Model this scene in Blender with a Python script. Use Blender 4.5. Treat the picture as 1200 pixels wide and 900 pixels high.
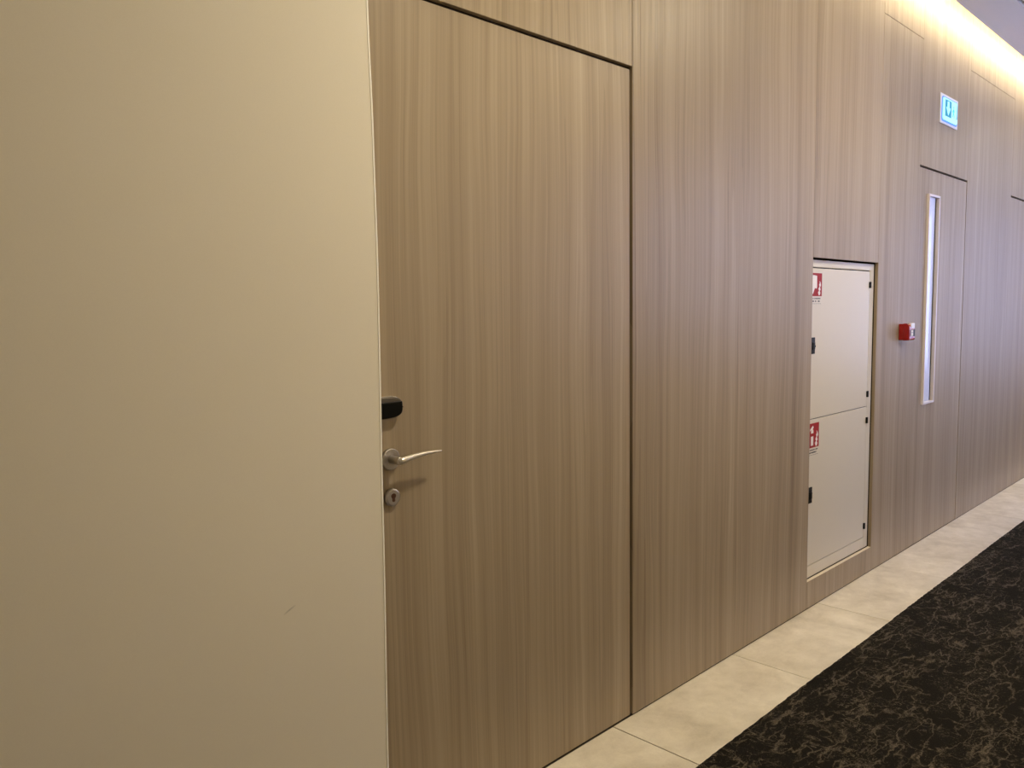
import bpy, bmesh, math, random
from mathutils import Vector, Matrix

for o in list(bpy.data.objects):
    bpy.data.objects.remove(o, do_unlink=True)
S = bpy.context.scene
COL = S.collection
rnd = random.Random(7)

# ------------------------------------------------------------------ camera
cam_d = bpy.data.cameras.new('camera')
cam = bpy.data.objects.new('camera', cam_d)
COL.objects.link(cam)
YAW, PITCH, ROLL, FPX, CAMZ = 0.7875, -0.0902, -0.0140, 944.71, 1.38
cam_d.sensor_fit = 'HORIZONTAL'
cam_d.sensor_width = 36.0
cam_d.lens = FPX / 1200 * 36.0
cam_d.clip_start = 0.05
_f = Vector((math.sin(YAW), math.cos(YAW), 0)); _r = Vector((math.cos(YAW), -math.sin(YAW), 0)); _u = Vector((0, 0, 1))
_F = _f * math.cos(PITCH) + _u * math.sin(PITCH)
_U = _u * math.cos(PITCH) - _f * math.sin(PITCH)
_R3 = _r * math.cos(ROLL) + _U * math.sin(ROLL)
_U3 = _U * math.cos(ROLL) - _r * math.sin(ROLL)
cam.matrix_world = Matrix(((_R3.x, _U3.x, -_F.x, 0), (_R3.y, _U3.y, -_F.y, 0), (_R3.z, _U3.z, -_F.z, CAMZ), (0, 0, 0, 1)))
S.camera = cam

# ------------------------------------------------------------------ light settings
SKY_COLOR, SKY_STRENGTH = (0.48, 0.55, 1.0), 8.8        # overcast daylight outside the corridor window
LED_COLOR, LED_STRENGTH = (1.0, 0.83, 0.52), 84.0        # warm strip in the ceiling slot
LAMP_COLOR, LAMP_POWER = (1.0, 0.88, 0.66), 28.0         # recessed ceiling downlights
SIGN_STRENGTH = 2.0
w = bpy.data.worlds.new('overcast sky'); S.world = w
w.use_nodes = True
wb = w.node_tree.nodes['Background']
wb.inputs['Color'].default_value = (*SKY_COLOR, 1); wb.inputs['Strength'].default_value = SKY_STRENGTH
S.view_settings.view_transform = 'Standard'
S.view_settings.look = 'None'
S.view_settings.exposure = 0.0
S.view_settings.gamma = 1.0
S.view_settings.use_curve_mapping = False

# ------------------------------------------------------------------ node helpers
class NT:
    def __init__(s, name):
        s.m = bpy.data.materials.new(name); s.m.use_nodes = True
        s.t = s.m.node_tree; s.b = s.t.nodes['Principled BSDF']
    def n(s, typ, **kw):
        nd = s.t.nodes.new(typ)
        for k, v in kw.items():
            if hasattr(nd, k): setattr(nd, k, v)
        return nd
    def l(s, a, b): s.t.links.new(a, b)
    def math(s, op, a, b=None, c=None, clamp=False):
        nd = s.n('ShaderNodeMath', operation=op); nd.use_clamp = clamp
        for i, v in enumerate((a, b, c)):
            if v is None: continue
            if isinstance(v, (int, float)): nd.inputs[i].default_value = v
            else: s.l(v, nd.inputs[i])
        return nd.outputs[0]
    def vscale(s, v, sc, off=None):
        nd = s.n('ShaderNodeVectorMath', operation='MULTIPLY'); s.l(v, nd.inputs[0]); nd.inputs[1].default_value = sc
        if off is None: return nd.outputs[0]
        a = s.n('ShaderNodeVectorMath', operation='ADD'); s.l(nd.outputs[0], a.inputs[0]); s.l(off, a.inputs[1])
        return a.outputs[0]
    def vadd(s, a, b):
        nd = s.n('ShaderNodeVectorMath', operation='ADD')
        s.l(a, nd.inputs[0])
        if isinstance(b, tuple): nd.inputs[1].default_value = b
        else: s.l(b, nd.inputs[1])
        return nd.outputs[0]
    def noise(s, vec, scale, detail=2.0, rough=0.5, dist=0.0):
        nd = s.n('ShaderNodeTexNoise'); s.l(vec, nd.inputs['Vector'])
        nd.inputs['Scale'].default_value = scale; nd.inputs['Detail'].default_value = detail
        nd.inputs['Roughness'].default_value = rough; nd.inputs['Distortion'].default_value = dist
        return nd.outputs['Fac'], nd.outputs['Color']
    def ramp(s, fac, stops):
        nd = s.n('ShaderNodeValToRGB'); s.l(fac, nd.inputs[0]); cr = nd.color_ramp
        while len(cr.elements) < len(stops): cr.elements.new(0.5)
        for e, (p, c) in zip(cr.elements, stops):
            e.position = p; e.color = (*c, 1) if len(c) == 3 else c
        return nd.outputs[0]
    def mix(s, fac, a, b, blend='MIX'):
        nd = s.n('ShaderNodeMix', data_type='RGBA', blend_type=blend)
        if isinstance(fac, (int, float)): nd.inputs[0].default_value = fac
        else: s.l(fac, nd.inputs[0])
        for i, v in ((6, a), (7, b)):
            if isinstance(v, tuple): nd.inputs[i].default_value = (*v, 1)
            else: s.l(v, nd.inputs[i])
        return nd.outputs[2]
    def bump(s, h, strength, dist=0.001):
        nd = s.n('ShaderNodeBump'); nd.inputs['Strength'].default_value = strength; nd.inputs['Distance'].default_value = dist
        s.l(h, nd.inputs['Height']); s.l(nd.outputs[0], s.b.inputs['Normal'])
    def coords(s, randomize=False):
        tc = s.n('ShaderNodeTexCoord').outputs['Object']
        if not randomize: return tc
        oi = s.n('ShaderNodeObjectInfo'); r = s.math('MULTIPLY', oi.outputs['Random'], 57.0)
        cx = s.n('ShaderNodeCombineXYZ')
        for i in range(3): s.l(r, cx.inputs[i])
        return s.vadd(tc, cx.outputs[0])
    def set(s, color=None, rough=None, metal=None, spec=None):
        if color is not None:
            if isinstance(color, tuple): s.b.inputs['Base Color'].default_value = (*color, 1)
            else: s.l(color, s.b.inputs['Base Color'])
        if rough is not None:
            if isinstance(rough, (int, float)): s.b.inputs['Roughness'].default_value = rough
            else: s.l(rough, s.b.inputs['Roughness'])
        if metal is not None: s.b.inputs['Metallic'].default_value = metal
        if spec is not None: s.b.inputs['Specular IOR Level'].default_value = spec
        return s.m

def plain(name, color, rough=0.5, metal=0.0, grain=0.03, scale=40.0, bump=0.0, spec=0.5):
    k = NT(name); v = k.coords()
    f, _ = k.noise(v, scale, 3)
    lo = tuple(c * (1 - grain) for c in color); hi = tuple(min(1, c * (1 + grain)) for c in color)
    m = k.set(k.ramp(f, [(0.3, lo), (0.7, hi)]), rough, metal, spec)
    if bump: k.bump(f, bump)
    return m

def emit(name, color, strength):
    k = NT(name)
    k.set(color=tuple(min(1, c) * 0.3 for c in color), rough=0.4, spec=0.2)
    k.b.inputs['Emission Color'].default_value = (*color, 1)
    k.b.inputs['Emission Strength'].default_value = strength
    return k.m

def make_wood():
    k = NT('ash_laminate')
    v = k.coords(True)
    # slow sideways drift of the grain along its length (cathedral swirls)
    wv = k.vscale(v, (2.2, 1.0, 0.55)); wf, _ = k.noise(wv, 1.0, 2.0, 0.5)
    wv2 = k.vscale(v, (9.0, 1.0, 2.0)); wf2, _ = k.noise(wv2, 1.0, 2.0, 0.5)
    dx = k.math('ADD', k.math('MULTIPLY', k.math('SUBTRACT', wf, 0.5), 0.11), k.math('MULTIPLY', k.math('SUBTRACT', wf2, 0.5), 0.012))
    cx = k.n('ShaderNodeCombineXYZ'); k.l(dx, cx.inputs[0])
    vw = k.vadd(v, cx.outputs[0])
    broad, _ = k.noise(k.vscale(vw, (16.0, 1.0, 0.22)), 1.0, 2.0, 0.55)
    mid, _ = k.noise(k.vscale(vw, (75.0, 1.0, 0.55)), 1.0, 3.0, 0.6)
    fine, _ = k.noise(k.vscale(vw, (330.0, 1.0, 2.2)), 1.0, 2.0, 0.6)
    # growth-ring lines, sharper and darker on one side
    ring = k.math('FRACT', k.math('ADD', k.math('MULTIPLY', broad, 9.0), k.math('MULTIPLY', mid, 1.3)))
    ring = k.math('POWER', ring, 3.0)
    mask, _ = k.noise(k.vscale(v, (5.0, 1.0, 0.35)), 1.0, 1.0, 0.5)
    mask = k.math('MULTIPLY', k.math('SUBTRACT', mask, 0.42), 4.0, clamp=True)
    ring = k.math('MULTIPLY', ring, mask)
    t = k.math('ADD', k.math('MULTIPLY', broad, 0.42), k.math('MULTIPLY', mid, 0.40))
    t = k.math('ADD', t, k.math('MULTIPLY', fine, 0.20))
    dl, _ = k.noise(k.vscale(vw, (150.0, 1.0, 0.40)), 1.0, 1.0, 0.5)
    dl = k.math('MULTIPLY', k.math('SUBTRACT', dl, 0.60), 7.0, clamp=True)
    t = k.math('SUBTRACT', t, k.math('MULTIPLY', dl, 0.055))
    t = k.math('SUBTRACT', t, k.math('MULTIPLY', ring, 0.11))
    c = k.ramp(t, [(0.28, (0.190, 0.139, 0.083)), (0.42, (0.262, 0.199, 0.126)), (0.56, (0.325, 0.254, 0.167)), (0.72, (0.405, 0.325, 0.222))])
    rg = k.ramp(fine, [(0.3, (0.50,) * 3), (0.7, (0.38,) * 3)])
    k.set(c, rg, spec=0.46)
    k.bump(k.math('ADD', fine, mid), 0.12, 0.0006)
    return k.m

def make_tile():
    k = NT('beige_stone_tile'); v = k.coords(True)
    a, ac = k.noise(v, 3.2, 6, 0.6, 0.8)
    b, _ = k.noise(v, 14.0, 5, 0.65, 0.4)
    c_, _ = k.noise(v, 160.0, 2)
    t = k.math('ADD', k.math('MULTIPLY', a, 0.62), k.math('ADD', k.math('MULTIPLY', b, 0.28), k.math('MULTIPLY', c_, 0.10)))
    c = k.ramp(t, [(0.30, (0.42, 0.365, 0.265)), (0.45, (0.56, 0.50, 0.385)), (0.55, (0.64, 0.58, 0.455)), (0.68, (0.76, 0.70, 0.57))])
    k.set(c, k.ramp(b, [(0.3, (0.55,) * 3), (0.7, (0.42,) * 3)]), spec=0.4)
    k.bump(k.math('ADD', b, c_), 0.06, 0.001)
    return k.m

def make_carpet():
    k = NT('black_patterned_carpet'); v = k.coords()
    def warp(p, scale, amt):
        _, wc = k.noise(v, scale, 2, 0.6)
        sub = k.n('ShaderNodeVectorMath', operation='SUBTRACT'); k.l(wc, sub.inputs[0]); sub.inputs[1].default_value = (0.5, 0.5, 0.5)
        return k.vadd(p, k.vscale(sub.outputs[0], (amt, amt, 0.0)))
    p = warp(warp(v, 6.0, 0.075), 40.0, 0.024)
    q = warp(v, 60.0, 0.026)
    def ridge(pp, sx, sy, soft, det=2.0):
        f, _ = k.noise(k.vscale(pp, (sx, sy, 1.0)), 1.0, det, 0.55)
        return k.math('SUBTRACT', 1.0, k.math('DIVIDE', k.math('ABSOLUTE', k.math('SUBTRACT', f, 0.5)), soft), clamp=True)
    def gate(scale, lo, gain, sx=1.0, sy=1.0):
        f, _ = k.noise(k.vscale(v, (sx, sy, 1.0)), scale, 3, 0.6)
        return k.math('MULTIPLY', k.math('SUBTRACT', f, lo), gain, clamp=True)
    long_ = k.math('MULTIPLY', ridge(p, 3.4, 15.0, 0.026), gate(7.0, 0.33, 6.0))
    cross = k.math('MULTIPLY', ridge(p, 18.0, 8.0, 0.024), gate(11.0, 0.44, 7.0))
    twig = k.math('MULTIPLY', ridge(q, 30.0, 52.0, 0.040, 1.0), gate(7.0, 0.43, 6.0))
    speck = k.math('MULTIPLY', gate(150.0, 0.57, 8.0), gate(8.0, 0.38, 5.0))
    line = k.math('MAXIMUM', k.math('MULTIPLY', long_, 0.95), k.math('MULTIPLY', cross, 0.85))
    line = k.math('MAXIMUM', line, k.math('MAXIMUM', k.math('MULTIPLY', twig, 0.80), k.math('MULTIPLY', speck, 0.60)))
    line = k.math('MULTIPLY', line, k.math('ADD', 0.35, k.math('MULTIPLY', gate(230.0, 0.42, 7.0), 0.75)))
    line = k.math('MULTIPLY', k.math('SUBTRACT', line, 0.05), 1.25, clamp=True)
    pile, _ = k.noise(v, 420.0, 2, 0.6)
    base = k.ramp(pile, [(0.3, (0.0045, 0.004, 0.0032)), (0.7, (0.016, 0.0135, 0.0105))])
    thread = k.ramp(pile, [(0.3, (0.066, 0.054, 0.038)), (0.7, (0.180, 0.147, 0.103))])
    k.set(k.mix(line, base, thread), 0.95, spec=0.08)
    k.bump(k.math('ADD', k.math('MULTIPLY', pile, 1.0), k.math('MULTIPLY', line, 0.5)), 0.7, 0.004)
    return k.m

def make_paint():
    k = NT('cream_wall_paint'); v = k.coords()
    f, _ = k.noise(v, 420.0, 2, 0.6); g, _ = k.noise(v, 2.0, 3, 0.5); h, _ = k.noise(v, 25.0, 2)
    c = k.ramp(k.math('ADD', k.math('MULTIPLY', g, 0.5), k.math('MULTIPLY', f, 0.5)), [(0.3, (0.725, 0.665, 0.545)), (0.7, (0.765, 0.705, 0.578))])
    # scuff scratch left on the paint: a short stroke in wall coordinates
    sep = k.n('ShaderNodeSeparateXYZ'); k.l(v, sep.inputs[0])
    X = k.math('SUBTRACT', sep.outputs[0], 0.8215); Z = k.math('SUBTRACT', sep.outputs[2], 0.7685)
    along = k.math('ADD', k.math('MULTIPLY', X, 0.90), k.math('MULTIPLY', Z, 0.436))
    across = k.math('ADD', k.math('MULTIPLY', X, -0.436), k.math('MULTIPLY', Z, 0.90))
    across = k.math('ADD', across, k.math('MULTIPLY', k.math('MULTIPLY', along, along), 2.0))
    ma = k.math('SUBTRACT', 1.0, k.math('DIVIDE', k.math('ABSOLUTE', along), 0.016), clamp=True)
    mb = k.math('SUBTRACT', 1.0, k.math('DIVIDE', k.math('ABSOLUTE', across), 0.0026), clamp=True)
    sc = k.math('MULTIPLY', k.math('POWER', ma, 0.6), mb)
    k.set(k.mix(k.math('MULTIPLY', sc, 0.55), c, (0.20, 0.17, 0.13)), 0.75, spec=0.25)
    k.bump(k.math('ADD', f, h), 0.10, 0.0006)
    return k.m

WOOD = make_wood(); TILE = make_tile(); CARPET = make_carpet(); PAINT = make_paint()
CEIL = plain('white_ceiling_paint', (0.72, 0.70, 0.68), 0.6, grain=0.01, scale=60)
DARK = plain('dark_backing_board', (0.020, 0.014, 0.009), 0.9, grain=0.2)
GROUT = plain('brown_grout', (0.07, 0.052, 0.034), 0.9, grain=0.15)
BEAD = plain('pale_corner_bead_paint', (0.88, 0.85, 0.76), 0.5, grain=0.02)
SILL = plain('pale_lit_sill', (0.62, 0.53, 0.39), 0.45, grain=0.03)  # paler than the wood, painting in the light on the sill top
CREAM = plain('cream_powder_coat', (0.615, 0.56, 0.44), 0.32, grain=0.015, scale=300, bump=0.02)
BLACK = plain('black_plastic', (0.004, 0.004, 0.0045), 0.45, grain=0.1, spec=0.15)
GLOSSBLACK = plain('glossy_black_plastic', (0.0015, 0.0015, 0.0018), 0.3, grain=0.1, spec=0.12)
TAUPE = plain('dark_taupe_plastic', (0.075, 0.06, 0.046), 0.4, grain=0.06)
STEEL = plain('brushed_steel', (0.60, 0.56, 0.50), 0.33, metal=1.0, grain=0.05, scale=200)
DULLSTEEL = plain('dull_nickel', (0.36, 0.33, 0.30), 0.42, metal=0.9, grain=0.06, scale=150)
BRASS = plain('dark_bronze_key_core', (0.10, 0.045, 0.03), 0.4, metal=0.6, grain=0.1)
RED = plain('red_gloss_plastic', (0.27, 0.008, 0.008), 0.22, grain=0.04)
SIGNRED = plain('red_sign_ink', (0.30, 0.014, 0.014), 0.5, grain=0.03, spec=0.15)
SIGNWHITE = plain('white_sign_ink', (0.78, 0.74, 0.68), 0.4, grain=0.02)
SIGNTEXT = plain('dark_sign_ink', (0.07, 0.065, 0.06), 0.5, grain=0.05)
LABEL = plain('cream_label', (0.75, 0.66, 0.55), 0.4, grain=0.04)
FRAMEWHITE = plain('white_lacquer_frame', (0.66, 0.60, 0.58), 0.35, grain=0.02)
WHITEPL = plain('white_plastic', (0.76, 0.74, 0.74), 0.4, grain=0.01)
LED = emit('warm_led_diffuser', LED_COLOR, LED_STRENGTH)
LAMPFACE = emit('downlight_diffuser', LAMP_COLOR, 3.0)
LITWHITE = emit('lit_white_acrylic', (0.24, 0.55, 0.62), SIGN_STRENGTH)
LITTEAL = emit('lit_teal_acrylic', (0.0, 0.24, 0.42), SIGN_STRENGTH * 0.55)
PLATEGLOW = emit('blue_plate_glow', (0.12, 0.30, 0.95), SIGN_STRENGTH * 0.45)  # emissive ring added to imitate the sign's blue glow on its plate
LITMAN = emit('lit_green_figure', (0.02, 0.45, 0.50), SIGN_STRENGTH * 0.6)

def make_glass():
    k = NT('clear_window_glass')
    k.set((1.0, 1.0, 1.0), 0.0)
    k.b.inputs['Transmission Weight'].default_value = 1.0
    k.b.inputs['IOR'].default_value = 1.02
    return k.m
GLASS = make_glass()
PALEGLASS = plain('pale_reflection_glass', (0.62, 0.66, 0.76), 0.16, grain=0.02)  # pale blue base colour stands in for the bright reflection on the glass

# ------------------------------------------------------------------ mesh helpers
def box(bm, x0, x1, y0, y1, z0, z1, bevel=0.0, seg=1, mi=0):
    b2 = bmesh.new()
    bmesh.ops.create_cube(b2, size=1.0)
    for v in b2.verts:
        v.co = Vector(((x0 + x1) / 2 + v.co.x * (x1 - x0), (y0 + y1) / 2 + v.co.y * (y1 - y0), (z0 + z1) / 2 + v.co.z * (z1 - z0)))
    if bevel > 0:
        bmesh.ops.bevel(b2, geom=b2.edges[:], offset=bevel, segments=seg, affect='EDGES', profile=0.5)
    merge(bm, b2, mi)

def merge(bm, b2, mi=0):
    mp = {v: bm.verts.new(v.co) for v in b2.verts}
    for f in b2.faces:
        try:
            nf = bm.faces.new([mp[v] for v in f.verts]); nf.material_index = mi; nf.smooth = f.smooth
        except ValueError: pass
    b2.free()

def disc(bm, cx, y0, y1, cz, r, n=40, bevel=0.002, mi=0, rz=None):
    """round plate facing -Y, from y1 (back) to y0 (front)"""
    b2 = bmesh.new()
    rz = rz or r
    rings = [(y1, 1.0), (y0 + bevel, 1.0), (y0 + bevel * 0.3, 1 - 0.3 * bevel / r), (y0, 1 - bevel / r)]
    vs = []
    for y, k in rings:
        vs.append([b2.verts.new((cx + r * k * math.cos(2 * math.pi * i / n), y, cz + rz * k * math.sin(2 * math.pi * i / n))) for i in range(n)])
    for a, b in zip(vs, vs[1:]):
        for i in range(n):
            f = b2.faces.new((a[i], a[(i + 1) % n], b[(i + 1) % n], b[i])); f.smooth = True
    b2.faces.new(vs[-1]); b2.faces.new(vs[0][::-1])
    bmesh.ops.recalc_face_normals(b2, faces=b2.faces[:])
    merge(bm, b2, mi)

def prism(bm, pts, y0, y1, mi=0, bevel=0.0, seg=2):
    """outline in X,Z extruded from y1 (back) to y0 (front, towards the corridor)"""
    b2 = bmesh.new()
    f = [b2.verts.new((x, y0, z)) for x, z in pts]; b = [b2.verts.new((x, y1, z)) for x, z in pts]
    n = len(pts)
    front = b2.faces.new(f); b2.faces.new(b[::-1])
    for i in range(n): b2.faces.new((f[i], b[i], b[(i + 1) % n], f[(i + 1) % n]))
    bmesh.ops.recalc_face_normals(b2, faces=b2.faces[:])
    if bevel > 0:
        bmesh.ops.bevel(b2, geom=list(front.edges), offset=bevel, segments=seg, affect='EDGES', profile=0.5)
    merge(bm, b2, mi)

def sweep(bm, pts, secs, n=20, mi=0):
    """tube through pts; secs = (half width a, half width b) with axis vectors chosen from world up"""
    rows = []
    P = [Vector(p) for p in pts]
    for i, p in enumerate(P):
        t = (P[min(i + 1, len(P) - 1)] - P[max(i - 1, 0)]).normalized()
        ref = Vector((0, 0, 1)) if abs(t.z) < 0.9 else Vector((1, 0, 0))
        s = t.cross(ref).normalized(); u = s.cross(t).normalized()
        a, b = secs[i]
        rows.append([bm.verts.new(p + s * a * math.cos(2 * math.pi * k / n) + u * b * math.sin(2 * math.pi * k / n)) for k in range(n)])
    fs = []
    for r0, r1 in zip(rows, rows[1:]):
        for k in range(n):
            fs.append(bm.faces.new((r0[k], r0[(k + 1) % n], r1[(k + 1) % n], r1[k])))
    fs.append(bm.faces.new(rows[0])); fs.append(bm.faces.new(rows[-1]))
    for f in fs: f.smooth = True; f.material_index = mi
    bmesh.ops.recalc_face_normals(bm, faces=fs)

def obj(name, bm, mats, parent=None):
    me = bpy.data.meshes.new(name); bm.to_mesh(me); bm.free()
    for m in (mats if isinstance(mats, (list, tuple)) else [mats]): me.materials.append(m)
    o = bpy.data.objects.new(name, me); COL.objects.link(o)
    if parent:
        o.parent = parent
        T = Matrix.Identity(4); q = parent
        while q: T = Matrix.Translation(q.location) @ T; q = q.parent
        me.transform(T.inverted())
        # keep object space = world space for textures: the mesh keeps world coordinates when the parent sits at the origin
    return o

def bxo(name, mats, parent, *a, **k):
    bm = bmesh.new(); box(bm, *a, **k); return obj(name, bm, mats, parent)

def empty(name, loc=(0, 0, 0)):
    o = bpy.data.objects.new(name, None); COL.objects.link(o); o.location = loc
    o.empty_display_size = 0.1
    return o

def tag(o, label, cat, group=None, kind=None):
    o['label'] = label; o['category'] = cat
    if group: o['group'] = group
    if kind: o['kind'] = kind
    return o

# ------------------------------------------------------------------ dimensions
YW = 1.579            # front of the wood panelling
YB = YW + 0.016       # back of the panels
ZC = 2.985            # ceiling underside
ZS = 3.25             # top of the lighting slot
XE = 14.5; XR = -3.0  # corridor ends
YO = -0.47            # opposite wall
YCARP = 1.2526; YCARP2 = -0.145
DT = 2.142            # door head height
DOOR1 = (1.092, 2.142); DOOR2 = (4.775, 5.612); DOOR3 = (6.632, 7.468)
OPEN = (3.4716, 4.2150, 0.130, 1.5975)   # opening for the fire cabinet

# ------------------------------------------------------------------ floor
floor = bxo('floor', GROUT, None, XR, XE, YO, YW + 0.03, -0.10, -0.002)
tag(floor, 'corridor floor with strips of pale beige stone-look tiles beside the wood wall', 'floor', kind='structure')
P, X0 = 0.7745, 2.0435
i0 = math.floor((XR - X0) / P); i1 = math.ceil((XE - X0) / P)
for (ya, yb) in ((YCARP - 0.004, YW + 0.004), (YO + 0.002, YCARP2 + 0.004)):
    for i in range(i0, i1):
        a = max(XR, X0 + i * P) + 0.0017; b = min(XE, X0 + (i + 1) * P) - 0.0017
        if b - a < 0.02: continue
        dz = rnd.uniform(-0.0004, 0.0004)
        bxo('tile', TILE, floor, a, b, ya, yb, -0.010, dz, bevel=0.0008)

# carpet runner between the tile strips, hand-cut edges
bm = bmesh.new()
n = 900
xs = [XR + 0.002 + (XE - XR - 0.004) * i / n for i in range(n + 1)]
rows = []
for x in xs:
    j = rnd.uniform(-0.0016, 0.0016) + 0.0012 * math.sin(x * 5.1) ; j2 = rnd.uniform(-0.0016, 0.0016)
    ya, yb = YCARP + j, YCARP2 + j2
    rows.append([bm.verts.new(c) for c in ((x, ya, 0.0008), (x, ya, 0.0045), (x, ya - 0.004, 0.0075), (x, yb + 0.004, 0.0075), (x, yb, 0.0045), (x, yb, 0.0008))])
for r0, r1 in zip(rows, rows[1:]):
    for k in range(6):
        bm.faces.new((r0[k], r0[(k + 1) % 6], r1[(k + 1) % 6], r1[k]))
bm.faces.new(rows[0]); bm.faces.new(rows[-1][::-1])
bmesh.ops.recalc_face_normals(bm, faces=bm.faces[:])
carpet = obj('carpet', bm, CARPET)
tag(carpet, 'black carpet with brown scratchy vine pattern beside the beige tiles', 'carpet')

# ------------------------------------------------------------------ wood wall
bm = bmesh.new()
c0, c1, cz0, cz1 = 3.40, 4.225, 0.085, 1.64      # hole for the cabinet body
for a in ((1.04, c0, 0, ZS), (c1, XE, 0, ZS), (c0, c1, 0, cz0), (c0, c1, cz1, ZS)):
    box(bm, a[0], a[1], YB + 0.0015, YB + 0.24, a[2], a[3])
box(bm, 1.04, XE, YB + 0.24, YB + 0.30, 0, ZS)
wall = obj('wall_left', bm, DARK)
tag(wall, 'long corridor wall clad in pale brown vertical-grain wood panels', 'wall', kind='structure')
G = 0.0011
def panel(x0, x1, z0, z1, gl=G, gr=G, gb=G, gt=G):
    return bxo('panel', WOOD, wall, x0 + gl, x1 - gr, YW, YB, z0 + gb, z1 - gt, bevel=0.0007)
ZB = 0.005
panel(1.072, DOOR1[1] + 0.004, DT + 0.004, ZS - 0.001)                     # over the first door
panel(DOOR1[1] + 0.004, OPEN[0], ZB, ZS - 0.001, gl=0.0014, gb=0, gr=0.0004)
panel(OPEN[0], OPEN[1], OPEN[3], ZS - 0.001, gb=0, gl=0.0008, gr=0.0003)
panel(OPEN[0], OPEN[1], ZB, OPEN[2], gb=0, gt=0, gl=0.0006, gr=0.0005)
ZJ = 2.811
sl = bxo('opening_sill', SILL, wall, OPEN[0] + 0.001, OPEN[1] - 0.001, YW + 0.0004, YB, OPEN[2] + 0.0002, OPEN[2] + 0.0016)
sl['label'] = 'opening sill under the fire cabinet, coloured pale as if lit'
panel(OPEN[1], DOOR2[0] - 0.003, ZB, ZJ, gb=0, gl=0.0005, gr=0.0004); panel(OPEN[1], DOOR2[0] - 0.003, ZJ, ZS - 0.001, gl=0.0004, gr=0.0004)
panel(DOOR2[0] - 0.003, DOOR2[1] + 0.003, DT + 0.004, ZS - 0.001, gl=0.0004, gr=0.0004)
panel(DOOR2[1] + 0.003, DOOR3[0] - 0.003, ZB, ZJ, gb=0, gl=0.0004, gr=0.0004); panel(DOOR2[1] + 0.003, DOOR3[0] - 0.003, ZJ, ZS - 0.001, gl=0.0004, gr=0.0004)
panel(DOOR3[0] - 0.003, DOOR3[1] + 0.003, DT + 0.004, ZS - 0.001)
x = DOOR3[1] + 0.003
for wd in (1.35, 0.74, 1.2, 1.35, 1.2, 1.3):
    x1 = min(x + wd, XE - 0.002)
    if x1 - x < 0.05: break
    panel(x, x1, ZB, ZJ, gb=0); panel(x, x1, ZJ, ZS - 0.001)
    x = x1

# ------------------------------------------------------------------ painted wall in front, at the left
YN = 1.479
prof = [(0.0, 1.0610), (0.32, 1.0612), (0.9, 1.0672), (1.5, 1.0722), (1.75, 1.0702), (2.05, 1.0648), (2.5, 1.062), (ZS, 1.062)]
def xc(z):
    for (a, xa), (b, xb) in zip(prof, prof[1:]):
        if a <= z <= b:
            t = (z - a) / (b - a); t = t * t * (3 - 2 * t); return xa + (xb - xa) * t
    return prof[-1][1]
bm = bmesh.new(); bd = bmesh.new()
NZ = 64
ra = []; rb = []
for i in range(NZ + 1):
    z = 0.001 + (ZS - 0.001) * i / NZ; x = xc(z)
    ra.append([bm.verts.new(c) for c in ((XR, YN, z), (x - 0.006, YN, z), (x - 0.004, YN + 0.006, z), (x - 0.004, YB + 0.30, z), (XR, YB + 0.30, z))])
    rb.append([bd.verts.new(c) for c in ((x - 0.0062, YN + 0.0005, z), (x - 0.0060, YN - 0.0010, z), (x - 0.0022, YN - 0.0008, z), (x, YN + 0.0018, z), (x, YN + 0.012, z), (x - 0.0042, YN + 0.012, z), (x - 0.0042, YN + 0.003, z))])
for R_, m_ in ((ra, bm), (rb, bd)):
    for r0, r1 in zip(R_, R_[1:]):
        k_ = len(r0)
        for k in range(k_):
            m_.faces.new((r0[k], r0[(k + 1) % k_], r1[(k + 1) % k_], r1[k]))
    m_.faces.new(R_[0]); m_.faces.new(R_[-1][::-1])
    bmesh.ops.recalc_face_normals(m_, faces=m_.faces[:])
near = obj('wall_near', bm, PAINT)
tag(near, 'cream painted plain wall filling the left of the view, one small scuff', 'wall', kind='structure')
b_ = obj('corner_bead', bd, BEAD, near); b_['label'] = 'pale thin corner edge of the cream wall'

# ------------------------------------------------------------------ ceiling, light slot
bm = bmesh.new()
YL = 1.43
box(bm, XR, XE, 1.215, YL, ZC, ZC + 0.03)              # band beside the slot
box(bm, XR, XE, 1.195, 1.215, ZC + 0.025, ZC + 0.03, mi=1)   # dark groove
box(bm, XR, XE, YO - 0.1, 1.195, ZC, ZC + 0.03)
box(bm, XR, XE, YL, YL + 0.012, ZC, ZC + 0.150)         # upstand hiding the strip
box(bm, XR, XE, YO - 0.1, YB + 0.3, ZS, ZS + 0.06)      # slab closing the slot
ceil = obj('ceiling', bm, [CEIL, DARK])
tag(ceil, 'smooth white ceiling with a glowing slot along the wood wall', 'ceiling', kind='structure')
bm = bmesh.new()
x = 1.08
while x < XE - 0.02:
    x1 = min(x + 1.0, XE - 0.01)
    box(bm, x, x1, YL + 0.0125, YL + 0.020, ZC + 0.115, ZC + 0.135)
    x = x1
led = obj('led_strip', bm, LED)
tag(led, 'glowing warm yellow light strip in the ceiling slot above the wood wall', 'light')

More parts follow.
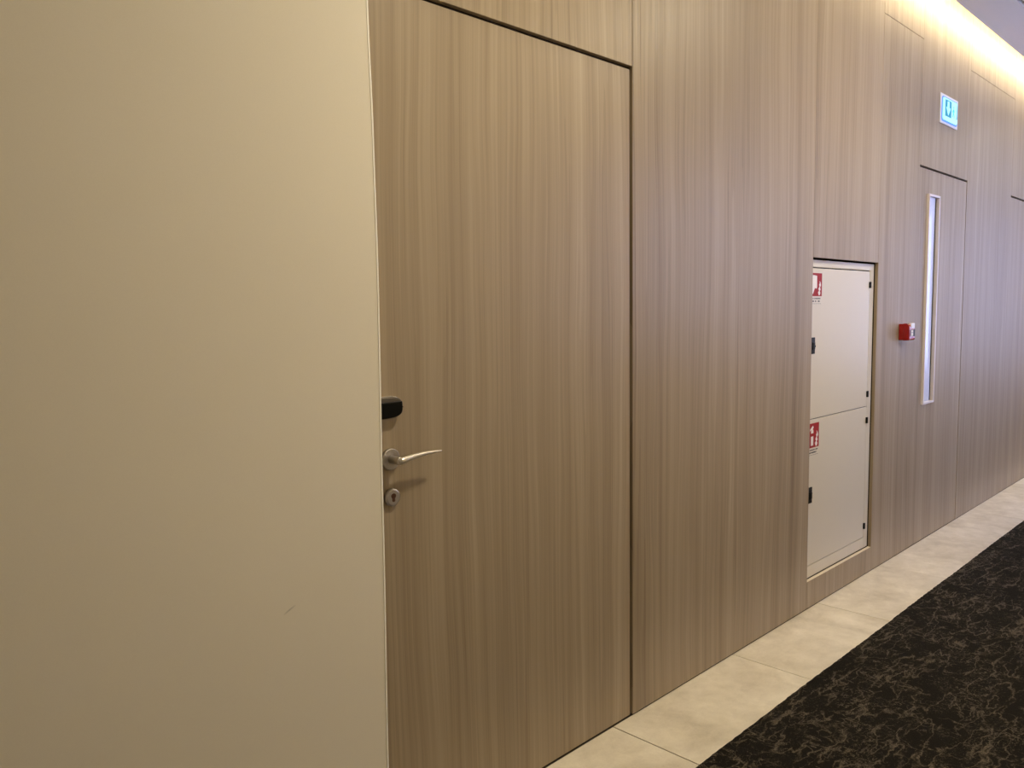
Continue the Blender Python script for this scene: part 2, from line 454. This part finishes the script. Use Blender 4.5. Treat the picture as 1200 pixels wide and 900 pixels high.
# ------------------------------------------------------------------ remaining walls and the daylight window
WINS = ((4.9, 6.7, 1.15, 2.62), (9.75, 12.3, 0.55, 2.62))
bm = bmesh.new()
(a0, a1, a2, a3), (b0, b1, b2, b3) = WINS
for a in ((XR, a0, 0, ZS), (a1, b0, 0, ZS), (b1, XE, 0, ZS), (a0, a1, 0, a2), (a0, a1, a3, ZS), (b0, b1, 0, b2), (b0, b1, b3, ZS)):
    box(bm, a[0], a[1], YO - 0.2, YO, a[2], a[3])
tag(obj('wall_right', bm, PAINT), 'cream painted corridor wall opposite the wood panels, behind the viewer', 'wall', kind='structure')
tag(bxo('wall_far', PAINT, None, XE, XE + 0.2, YO - 0.2, YB + 0.3, -0.1, ZS), 'cream end wall closing the far end of the corridor', 'wall', kind='structure')
tag(bxo('wall_rear', PAINT, None, XR - 0.2, XR, YO - 0.2, YB + 0.3, -0.1, ZS), 'cream end wall closing the near end of the corridor', 'wall', kind='structure')
for wi, W in enumerate(WINS):
    win = empty('window_%d' % (wi + 1), ((W[0] + W[1]) / 2, YO - 0.1, W[2]))
    tag(win, ('two-pane corridor window opposite the slit door', 'wide three-pane corridor window nearer the far end')[wi], 'window', kind='structure')
    bm = bmesh.new()
    ft = 0.05; npan = (2, 3)[wi]
    box(bm, W[0], W[1], YO - 0.13, YO - 0.07, W[2], W[2] + ft, 0.004); box(bm, W[0], W[1], YO - 0.13, YO - 0.07, W[3] - ft, W[3], 0.004)
    mull = [W[0] + k * (W[1] - W[0] - ft) / npan for k in range(npan + 1)]
    for m in mull: box(bm, m, m + ft, YO - 0.13, YO - 0.07, W[2] + ft, W[3] - ft, 0.004)
    obj('window_frame', bm, FRAMEWHITE, win)
    for a, b in zip(mull, mull[1:]):
        bxo('pane', GLASS, win, a + ft, b, YO - 0.105, YO - 0.095, W[2] + ft, W[3] - ft)
    bxo('window_sill', FRAMEWHITE, win, W[0] - 0.03, W[1] + 0.03, YO + 0.0005, YO + 0.04, W[2] - 0.03, W[2], 0.004)

# recessed downlights, set in pairs
LY = 0.50
for i, lx in enumerate((1.65, 3.7, 8.4, 10.45)):
    t = empty('downlight', (lx, LY, ZC))
    tag(t, ('round recessed downlight in front of the door with the steel lever', 'round recessed downlight in front of the fire cabinet', 'round recessed downlight just beyond the furthest flush door', 'round recessed downlight nearest the far end wall')[i], 'light', 'ceiling downlights along the corridor')
    bm = bmesh.new()
    nn = 32; rr = []
    for r, z in ((0.130, ZC - 0.0005), (0.130, ZC - 0.005), (0.114, ZC - 0.006), (0.112, ZC - 0.0005)):
        rr.append([bm.verts.new((lx + r * math.cos(2 * math.pi * k / nn), LY + r * math.sin(2 * math.pi * k / nn), z)) for k in range(nn)])
    for a, b in zip(rr, rr[1:] + rr[:1]):
        for k in range(nn): bm.faces.new((a[k], a[(k + 1) % nn], b[(k + 1) % nn], b[k]))
    bmesh.ops.recalc_face_normals(bm, faces=bm.faces[:])
    obj('trim_ring', bm, WHITEPL, t)
    bm = bmesh.new()
    bmesh.ops.create_circle(bm, cap_ends=True, segments=32, radius=0.1115, matrix=Matrix.Translation((lx, LY, ZC - 0.001)) @ Matrix.Rotation(math.pi, 4, 'X'))
    obj('diffuser', bm, LAMPFACE, t)
    ld = bpy.data.lights.new('lamp', 'AREA'); ld.shape = 'DISK'; ld.size = 0.22; ld.energy = LAMP_POWER; ld.color = LAMP_COLOR; ld.spread = math.radians(165)
    lo = bpy.data.objects.new('lamp', ld); COL.objects.link(lo); lo.parent = t; lo.location = (0, 0, -0.004)

# ------------------------------------------------------------------ first door
d1 = empty('door_1', (DOOR1[0], YW, 0))
tag(d1, 'large flush wood door with steel lever and black card reader beside the cream wall', 'door', kind='structure')
RC = 0.005
bm = bmesh.new(); box(bm, DOOR1[0], DOOR1[1] - 0.004, YW + RC, YB + 0.001, ZB, DT - 0.005, bevel=0.0012)
obj('door_leaf', bm, WOOD, d1)
YD = YW + RC
HX, HZ = 1.164, 1.0245
bm = bmesh.new(); disc(bm, HX, YD - 0.008, YD, HZ, 0.0265, 48, 0.0018)
hd = obj('handle_rosette', bm, DULLSTEEL, d1)
bm = bmesh.new()
disc(bm, HX, YD - 0.046, YD - 0.008, HZ, 0.0102, 28, 0.002)
obj('handle_neck', bm, STEEL, hd)
bm = bmesh.new()
pts = []; secs = []
y = YD - 0.047
for i in range(22):
    t = i / 21
    xx = HX - 0.006 + 0.134 * t
    zz = HZ - 0.0015 + 0.0105 * (1 - (1 - t) ** 2.2) + 0.0008 * math.sin(t * 3)
    yy = y + 0.002 * math.sin(math.pi * t) + 0.004 * t
    pts.append((xx, yy, zz))
    kk = (1 - t) ** 0.9
    e = 1.0 if i > 1 else (0.55 if i == 0 else 0.9)
    secs.append(((0.0035 + 0.0048 * kk) * e, (0.0019 + 0.0080 * kk) * e))
sweep(bm, pts, secs, 24)
lv = obj('lever', bm, STEEL, hd); lv['label'] = 'pale brushed curved lever tapering to a thin tip'
# key escutcheon
bm = bmesh.new(); disc(bm, 1.1648, YD - 0.011, YD, 0.9305, 0.0218, 44, 0.0045)
es = obj('lock_escutcheon', bm, DULLSTEEL, d1)
bm = bmesh.new()
kp = [(1.1648 + 0.0068 * math.cos(a), 0.9345 + 0.0068 * math.sin(a)) for a in [math.radians(-55 + 290 * i / 18) for i in range(19)]]
kp += [(1.1648 - 0.0038, 0.9215), (1.1648, 0.9198), (1.1648 + 0.0038, 0.9215)]
prism(bm, kp, YD - 0.0125, YD - 0.010, bevel=0.0006)
kc = obj('key_cylinder', bm, BRASS, es); kc['label'] = 'dark reddish key core'
bxo('key_slot', BLACK, es, 1.1642, 1.1654, YD - 0.0129, YD - 0.0122, 0.9305, 0.9385)
# card reader
def reader_outline(s=0.0):
    cx, cz = 1.140, 1.1515
    hw, hh = 0.056 + s, 0.0265 + s
    out = []
    for i in range(64):
        a = 2 * math.pi * i / 64; c, s_ = math.cos(a), math.sin(a)
        n_ = 5.0
        r = (abs(c) ** n_ + abs(s_) ** n_) ** (-1 / n_)
        xx, zz = r * c * hw, r * s_ * hh
        if zz < 0: zz += 0.004 * (xx / hw) ** 2; xx *= 1 - 0.02 * abs(zz) / hh
        else: zz -= 0.0015 * (xx / hw) ** 2
        out.append((cx + xx, cz + zz))
    return out
bm = bmesh.new(); prism(bm, reader_outline(), YD - 0.015, YD - 0.004, bevel=0.004, seg=3)
cr = obj('card_reader', bm, TAUPE, d1); cr['label'] = 'dark rounded card reader above the lever'
ro = [(x_, min(z_, 1.1655)) for x_, z_ in reader_outline(-0.0022)]
seen = []
for q in ro:
    if not seen or (abs(q[0] - seen[-1][0]) + abs(q[1] - seen[-1][1])) > 0.0012: seen.append(q)
bm = bmesh.new(); prism(bm, seen, YD - 0.0205, YD - 0.0145, bevel=0.003, seg=3)
rf = obj('reader_face', bm, GLOSSBLACK, cr); rf['label'] = 'glossy black front'
bm = bmesh.new(); prism(bm, reader_outline(0.0012), YD - 0.0045, YD, bevel=0.0008)
obj('reader_base', bm, STEEL, cr)
bm = bmesh.new(); prism(bm, [(1.131, 1.1770), (1.133, 1.1795), (1.170, 1.1795), (1.172, 1.1770)], YD - 0.012, YD - 0.003, bevel=0.0008)
obj('reader_clip', bm, DULLSTEEL, cr)

# ------------------------------------------------------------------ second door with the vision panel
d2 = empty('door_2', (DOOR2[0], YW, 0))
tag(d2, 'flush wood door with a tall narrow white-framed glass slit', 'door', kind='structure')
V = (4.905, 5.090, 0.812, 2.003)
bm = bmesh.new()
RC2 = 0.002; fw = 0.004
a, b = DOOR2[0] + 0.0003, DOOR2[1] - 0.0022
for q in ((a, V[0] + fw, ZB, DT - 0.006), (V[1] - fw, b, ZB, DT - 0.006), (V[0] + fw, V[1] - fw, ZB, V[2] + fw), (V[0] + fw, V[1] - fw, V[3] - fw, DT - 0.006)):
    box(bm, q[0], q[1], YW + RC2, YB + 0.001, q[2], q[3])
bmesh.ops.remove_doubles(bm, verts=bm.verts[:], dist=1e-5)
obj('door_leaf', bm, WOOD, d2)
bm = bmesh.new()
ys, yf = YB + 0.0005, YW - 0.012          # frame runs from behind the leaf to proud of it
ft = 0.012
for q in ((V[0], V[0] + ft, V[2], V[3]), (V[1] - ft, V[1], V[2], V[3]), (V[0] + ft, V[1] - ft, V[2], V[2] + ft), (V[0] + ft, V[1] - ft, V[3] - ft, V[3])):
    box(bm, q[0], q[1], yf, ys - 0.002, q[2], q[3], 0.0012)
obj('vision_frame', bm, FRAMEWHITE, d2)
bxo('glass_pane', PALEGLASS, d2, V[0] + ft + 0.0005, V[1] - ft - 0.016, YB - 0.008, YB - 0.003, V[2] + ft + 0.0005, V[3] - ft - 0.0005)
bxo('glazing_seal', BLACK, d2, V[1] - ft - 0.0155, V[1] - ft - 0.0005, YB - 0.0085, YB - 0.003, V[2] + ft + 0.0005, V[3] - ft - 0.0005)

d3 = empty('door_3', (DOOR3[0], YW, 0))
tag(d3, 'flush wood door at the right edge, furthest along the wall', 'door', kind='structure')
bxo('door_leaf', WOOD, d3, DOOR3[0] + 0.0005, DOOR3[1] - 0.002, YW + RC2, YB + 0.001, ZB, DT - 0.006, bevel=0.0008)

# ------------------------------------------------------------------ fire cabinet set in the wood wall
CY = YB + 0.0025
F = (3.415, 4.2085, 0.1355, 1.5890)
cab = empty('fire_cabinet', ((F[0] + F[1]) / 2, CY + 0.1, F[2]))
tag(cab, 'cream metal fire cabinet with two doors and red signs, recessed in wood wall', 'cabinet')
bm = bmesh.new()
box(bm, F[0] + 0.002, F[1] - 0.002, CY + 0.20, CY + 0.21, F[2] + 0.002, F[3] - 0.002)
for q in ((F[0] + 0.002, F[0] + 0.008, F[2] + 0.002, F[3] - 0.002), (F[1] - 0.008, F[1] - 0.002, F[2] + 0.002, F[3] - 0.002), (F[0] + 0.002, F[1] - 0.002, F[2] + 0.002, F[2] + 0.008), (F[0] + 0.002, F[1] - 0.002, F[3] - 0.008, F[3] - 0.002)):
    box(bm, q[0], q[1], CY + 0.012, CY + 0.20, q[2], q[3])
obj('cabinet_body', bm, CREAM, cab)
D = (3.462, 4.161, 0.190, 1.5570)    # door field
SPL = 0.872
bm = bmesh.new()
for q in ((F[0], D[0], F[2], F[3]), (D[1], F[1], F[2], F[3]), (D[0], D[1], F[2], D[2]), (D[0], D[1], D[3], F[3])):
    box(bm, q[0] - 0.0006, q[1] + 0.0006, CY - 0.001, CY + 0.014, q[2] - 0.0006, q[3] + 0.0006, 0.0025, 2)
obj('cabinet_frame', bm, CREAM, cab)
bxo('frame_gasket', BLACK, cab, D[0], D[1], CY + 0.0055, CY + 0.012, D[2], D[3])

def flame(cx, cz, s):
    """outline of the flame pictogram: a wavering column"""
    L = [(-.16, -1), (.10, -1.0), (.30, -.72), (.12, -.48), (.34, -.30), (.16, -.05), (.42, .22), (.30, .52), (.02, .78), (.10, .46), (-.10, .30), (.02, .06), (-.28, -.22), (-.08, -.42), (-.36, -.66)]
    return [(cx + x_ * s, cz + z_ * s) for x_, z_ in L]

for di, (za, zb) in enumerate(((SPL + 0.0018, D[3] - 0.0055), (D[2] + 0.004, SPL - 0.0018))):
    bm = bmesh.new(); box(bm, D[0] + 0.002, D[1] - 0.0055, CY - 0.002, CY + 0.008, za, zb, 0.002, 2)
    dr = obj('cabinet_door', bm, CREAM, cab)
    for hz in ((1.4855, 0.936) if di == 0 else (0.802, 0.253)):
        bm = bmesh.new(); box(bm, D[1] - 0.016, D[1] - 0.001, CY - 0.010, CY - 0.0018, hz - 0.0155, hz + 0.0155, 0.002, 2)
        obj('hinge', bm, BLACK, dr)
    lz = 1.2065 if di == 0 else 0.5235
    bm = bmesh.new(); box(bm, 3.497, 3.537, CY - 0.006, CY - 0.0018, lz - 0.037, lz + 0.037, 0.003, 2)
    la = obj('latch', bm, BLACK, dr)
    bm = bmesh.new(); box(bm, 3.507, 3.531, CY - 0.0095, CY - 0.0058, lz - 0.018, lz + 0.014, 0.0015, 1)
    if di == 0: box(bm, 3.531, 3.535, CY - 0.0095, CY - 0.0058, lz - 0.008, lz + 0.002, 0.001, 1)
    for v_ in bm.verts: pass
    merge_me = bpy.data.meshes.new('tmp'); bm.to_mesh(merge_me); bm.free()
    bm = bmesh.new(); bm.from_mesh(la.data); 
    Lw = Vector((0, 0, 0)); q = la.parent
    while q: Lw += q.location; q = q.parent
    merge_me.transform(Matrix.Translation(-Lw)); bm.from_mesh(merge_me); bm.to_mesh(la.data); bm.free(); bpy.data.meshes.remove(merge_me)
    # printed sign: white backing, red field, white pictogram, two lines of small print
    sx0, sx1 = 3.492, 3.6005
    zt = 1.5305 if di == 0 else 0.8530
    zr = zt - 0.1030 if di == 0 else zt - 0.1120
    zl = zr - 0.0375
    bm = bmesh.new()
    y0 = CY - 0.0026
    box(bm, sx0 - 0.002, sx1 + 0.0015, y0, CY - 0.0018, zl, zt + 0.0015, mi=0)
    def patch(pts, mi, lift=0.0002): prism(bm, pts, y0 - lift, y0 + 0.0001, mi=mi)
    def rect(a, b, c, d): return [(a, c), (b, c), (b, d), (a, d)]
    patch(rect(sx0, sx1, zr, zt), 1)
    H = zt - zr
    patch(flame(sx1 - 0.0260, zr + H * 0.40, H * 0.36), 2, 0.0004)
    if di == 0:
        patch([(sx0 + 0.006, zt - 0.010), (sx0 + 0.030, zt - 0.010), (sx0 + 0.056, zt - 0.012), (sx0 + 0.058, zt - 0.060), (sx0 + 0.056, zr + 0.034), (sx0 + 0.036, zr + 0.036), (sx0 + 0.026, zr + 0.022), (sx0 + 0.018, zr + 0.010), (sx0 + 0.010, zr + 0.012), (sx0 + 0.012, zr + 0.030), (sx0 + 0.006, zr + 0.040)], 2, 0.0004)
    else:
        bx, bw = sx0 + 0.038, 0.0125
        patch([(bx - bw, zr + 0.010), (bx + bw, zr + 0.010), (bx + bw, zr + 0.052), (bx - bw, zr + 0.052)], 2, 0.0004)
        patch([(bx - bw, zr + 0.066), (bx + bw, zr + 0.066), (bx + bw, zr + 0.078), (bx + 0.006, zr + 0.086), (bx + 0.014, zr + 0.092), (bx + 0.008, zr + 0.101), (bx - 0.004, zr + 0.096), (bx - 0.020, zr + 0.086), (bx - 0.022, zr + 0.078), (bx - 0.006, zr + 0.082), (bx - bw, zr + 0.076)], 2, 0.0004)
    for li, (lz_, hh, ww) in enumerate(((zr - 0.0105, 0.0050, 0.096), (zr - 0.0225, 0.0062, 0.086), (zr - 0.0335, 0.0014, 0.094))):
        xq = sx0 + 0.006
        r2 = random.Random(31 + li + di * 7)
        while xq < sx0 + ww:
            cw = r2.uniform(0.0028, 0.0058)
            if li == 2: cw = 0.02
            if r2.random() > 0.14 or li == 2:
                patch(rect(xq, xq + cw * 0.82, lz_ - hh / 2, lz_ + hh / 2), 3, 0.0003)
            xq += cw
    st = obj('cabinet_sign', bm, [CREAM, SIGNRED, SIGNWHITE, SIGNTEXT], dr)
    st['label'] = 'red sign with white hose and flame symbol' if di == 0 else 'red sign with white extinguisher and flame symbol'

# ------------------------------------------------------------------ fire alarm call point
cp = empty('fire_call_point', (4.5625, YW, 1.1935))
tag(cp, 'small red fire alarm call point on the wood wall right of the cabinet', 'alarm')
cx0, cx1, z0, z1, dp = 4.520, 4.606, 1.1945, 1.2850, 0.056
bm = bmesh.new(); box(bm, cx0 + 0.002, cx1 - 0.002, YW - 0.026, YW - 0.0003, z0 + 0.002, z1 - 0.002, 0.003, 2)
obj('back_box', bm, RED, cp)
# front cover: side profile with a rounded top, swept across X
bm = bmesh.new()
yf = YW - dp
profile = [(YW - 0.024, z0), (yf + 0.006, z0), (yf + 0.001, z0 + 0.004), (yf, z0 + 0.012), (yf, z1 - 0.030), (yf + 0.002, z1 - 0.018), (yf + 0.008, z1 - 0.007), (yf + 0.017, z1), (YW - 0.024, z1)]
A = [bm.verts.new((cx0, y_, z_)) for y_, z_ in profile]; B = [bm.verts.new((cx1, y_, z_)) for y_, z_ in profile]
bm.faces.new(A); bm.faces.new(B[::-1])
for i in range(len(profile)):
    j = (i + 1) % len(profile); bm.faces.new((A[i], B[i], B[j], A[j]))
bmesh.ops.recalc_face_normals(bm, faces=bm.faces[:])
bmesh.ops.bevel(bm, geom=[e for e in bm.edges if abs(e.verts[0].co.x - e.verts[1].co.x) < 1e-6], offset=0.003, segments=2, affect='EDGES')
obj('front_cover', bm, RED, cp)
bxo('window_bezel', BLACK, cp, cx0 + 0.014, cx1 - 0.006, yf - 0.0012, yf + 0.0002, z0 + 0.022, z1 - 0.032)
lb = bxo('push_plate', LABEL, cp, cx0 + 0.020, cx1 - 0.036, yf - 0.0022, yf - 0.0010, z0 + 0.024, z1 - 0.034)
lb['label'] = 'cream press plate'
bxo('plate_mark', SIGNTEXT, cp, cx0 + 0.024, cx1 - 0.042, yf - 0.0026, yf - 0.0021, z0 + 0.040, z0 + 0.0435)
bm = bmesh.new(); box(bm, cx0 + 0.030, cx1 - 0.004, yf + 0.0005, yf + 0.013, z1 - 0.0285, z1 + 0.0012, 0.003, 2)  # white block standing in for the glossy highlight on the red cover
oc = obj('cover_highlight', bm, WHITEPL, cp); oc['label'] = 'white highlight on the cover top, modelled as a pale block'

# ------------------------------------------------------------------ emergency exit sign
E0, E1, EZ0, EZ1 = 5.058, 5.368, 2.4165, 2.5825
ex = empty('exit_sign', ((E0 + E1) / 2, YW, EZ0))
tag(ex, 'lit blue-green emergency exit sign in a white plate high above the slit door', 'sign')
bm = bmesh.new(); box(bm, E0, E1, YW - 0.005, YW - 0.0002, EZ0, EZ1, 0.0015)
obj('mounting_plate', bm, WHITEPL, ex)
def rrect(a, b, c, d, r, n=6):
    out = []
    for (cx_, cz_, s) in ((b - r, d - r, 0), (a + r, d - r, 90), (a + r, c + r, 180), (b - r, c + r, 270)):
        for i in range(n + 1):
            t = math.radians(s + 90 * i / n); out.append((cx_ + r * math.cos(t), cz_ + r * math.sin(t)))
    return out
bm = bmesh.new()
i0_, i1_, j0_, j1_ = E0 + 0.030, E1 - 0.034, EZ0 + 0.022, EZ1 - 0.022
prism(bm, rrect(i0_, i1_, j0_, j1_, 0.014), YW - 0.012, YW - 0.0045, mi=0)
obj('lit_panel', bm, LITWHITE, ex)
bm = bmesh.new(); prism(bm, rrect(i0_ - 0.012, i1_ + 0.018, j0_ - 0.010, j1_ + 0.008, 0.02), YW - 0.0075, YW - 0.0044)
eg = obj('plate_glow_ring', bm, PLATEGLOW, ex); eg['label'] = 'blue glow on the plate around the lit panel, an added ring'
bm = bmesh.new(); prism(bm, [(i0_ + 0.030, j0_ + 0.022), (i0_ + 0.138, j0_ + 0.022), (i0_ + 0.138, j1_ - 0.008), (i0_ + 0.030, j1_ - 0.008)], YW - 0.0124, YW - 0.0118)
pf = obj('arrow_field', bm, LITTEAL, ex)
ax, az = i0_ + 0.084, (j0_ + j1_) / 2 + 0.007
bm = bmesh.new(); prism(bm, [(ax - 0.018, az + 0.040), (ax + 0.018, az + 0.040), (ax + 0.018, az + 0.006), (ax + 0.040, az + 0.006), (ax, az - 0.038), (ax - 0.040, az + 0.006), (ax - 0.018, az + 0.006)], YW - 0.0128, YW - 0.0122)
obj('arrow', bm, LITWHITE, pf)
bm = bmesh.new(); prism(bm, [(i1_ - 0.020, j0_ + 0.030), (i1_ - 0.003, j0_ + 0.030), (i1_ - 0.003, j1_ - 0.014), (i1_ - 0.008, j1_ - 0.012), (i1_ - 0.010, j0_ + 0.048)], YW - 0.0124, YW - 0.0118)
obj('door_jamb_symbol', bm, LITTEAL, ex)
mx, mz = i0_ + 0.178, (j0_ + j1_) / 2
bm = bmesh.new()
prism(bm, rrect(mx - 0.004, mx + 0.006, mz + 0.022, mz + 0.034, 0.0045, 4), YW - 0.0124, YW - 0.0118)
prism(bm, [(mx - 0.004, mz + 0.019), (mx + 0.008, mz + 0.016), (mx + 0.018, mz + 0.006), (mx + 0.016, mz + 0.002), (mx + 0.007, mz + 0.008), (mx + 0.006, mz - 0.006), (mx + 0.016, mz - 0.018), (mx + 0.014, mz - 0.032), (mx + 0.009, mz - 0.032), (mx + 0.009, mz - 0.020), (mx - 0.001, mz - 0.010), (mx - 0.010, mz - 0.026), (mx - 0.022, mz - 0.027), (mx - 0.022, mz - 0.022), (mx - 0.013, mz - 0.020), (mx - 0.006, mz + 0.002), (mx - 0.012, mz + 0.004), (mx - 0.019, mz - 0.004), (mx - 0.022, mz), (mx - 0.014, mz + 0.010)], YW - 0.0124, YW - 0.0118)
obj('running_figure', bm, LITMAN, ex)
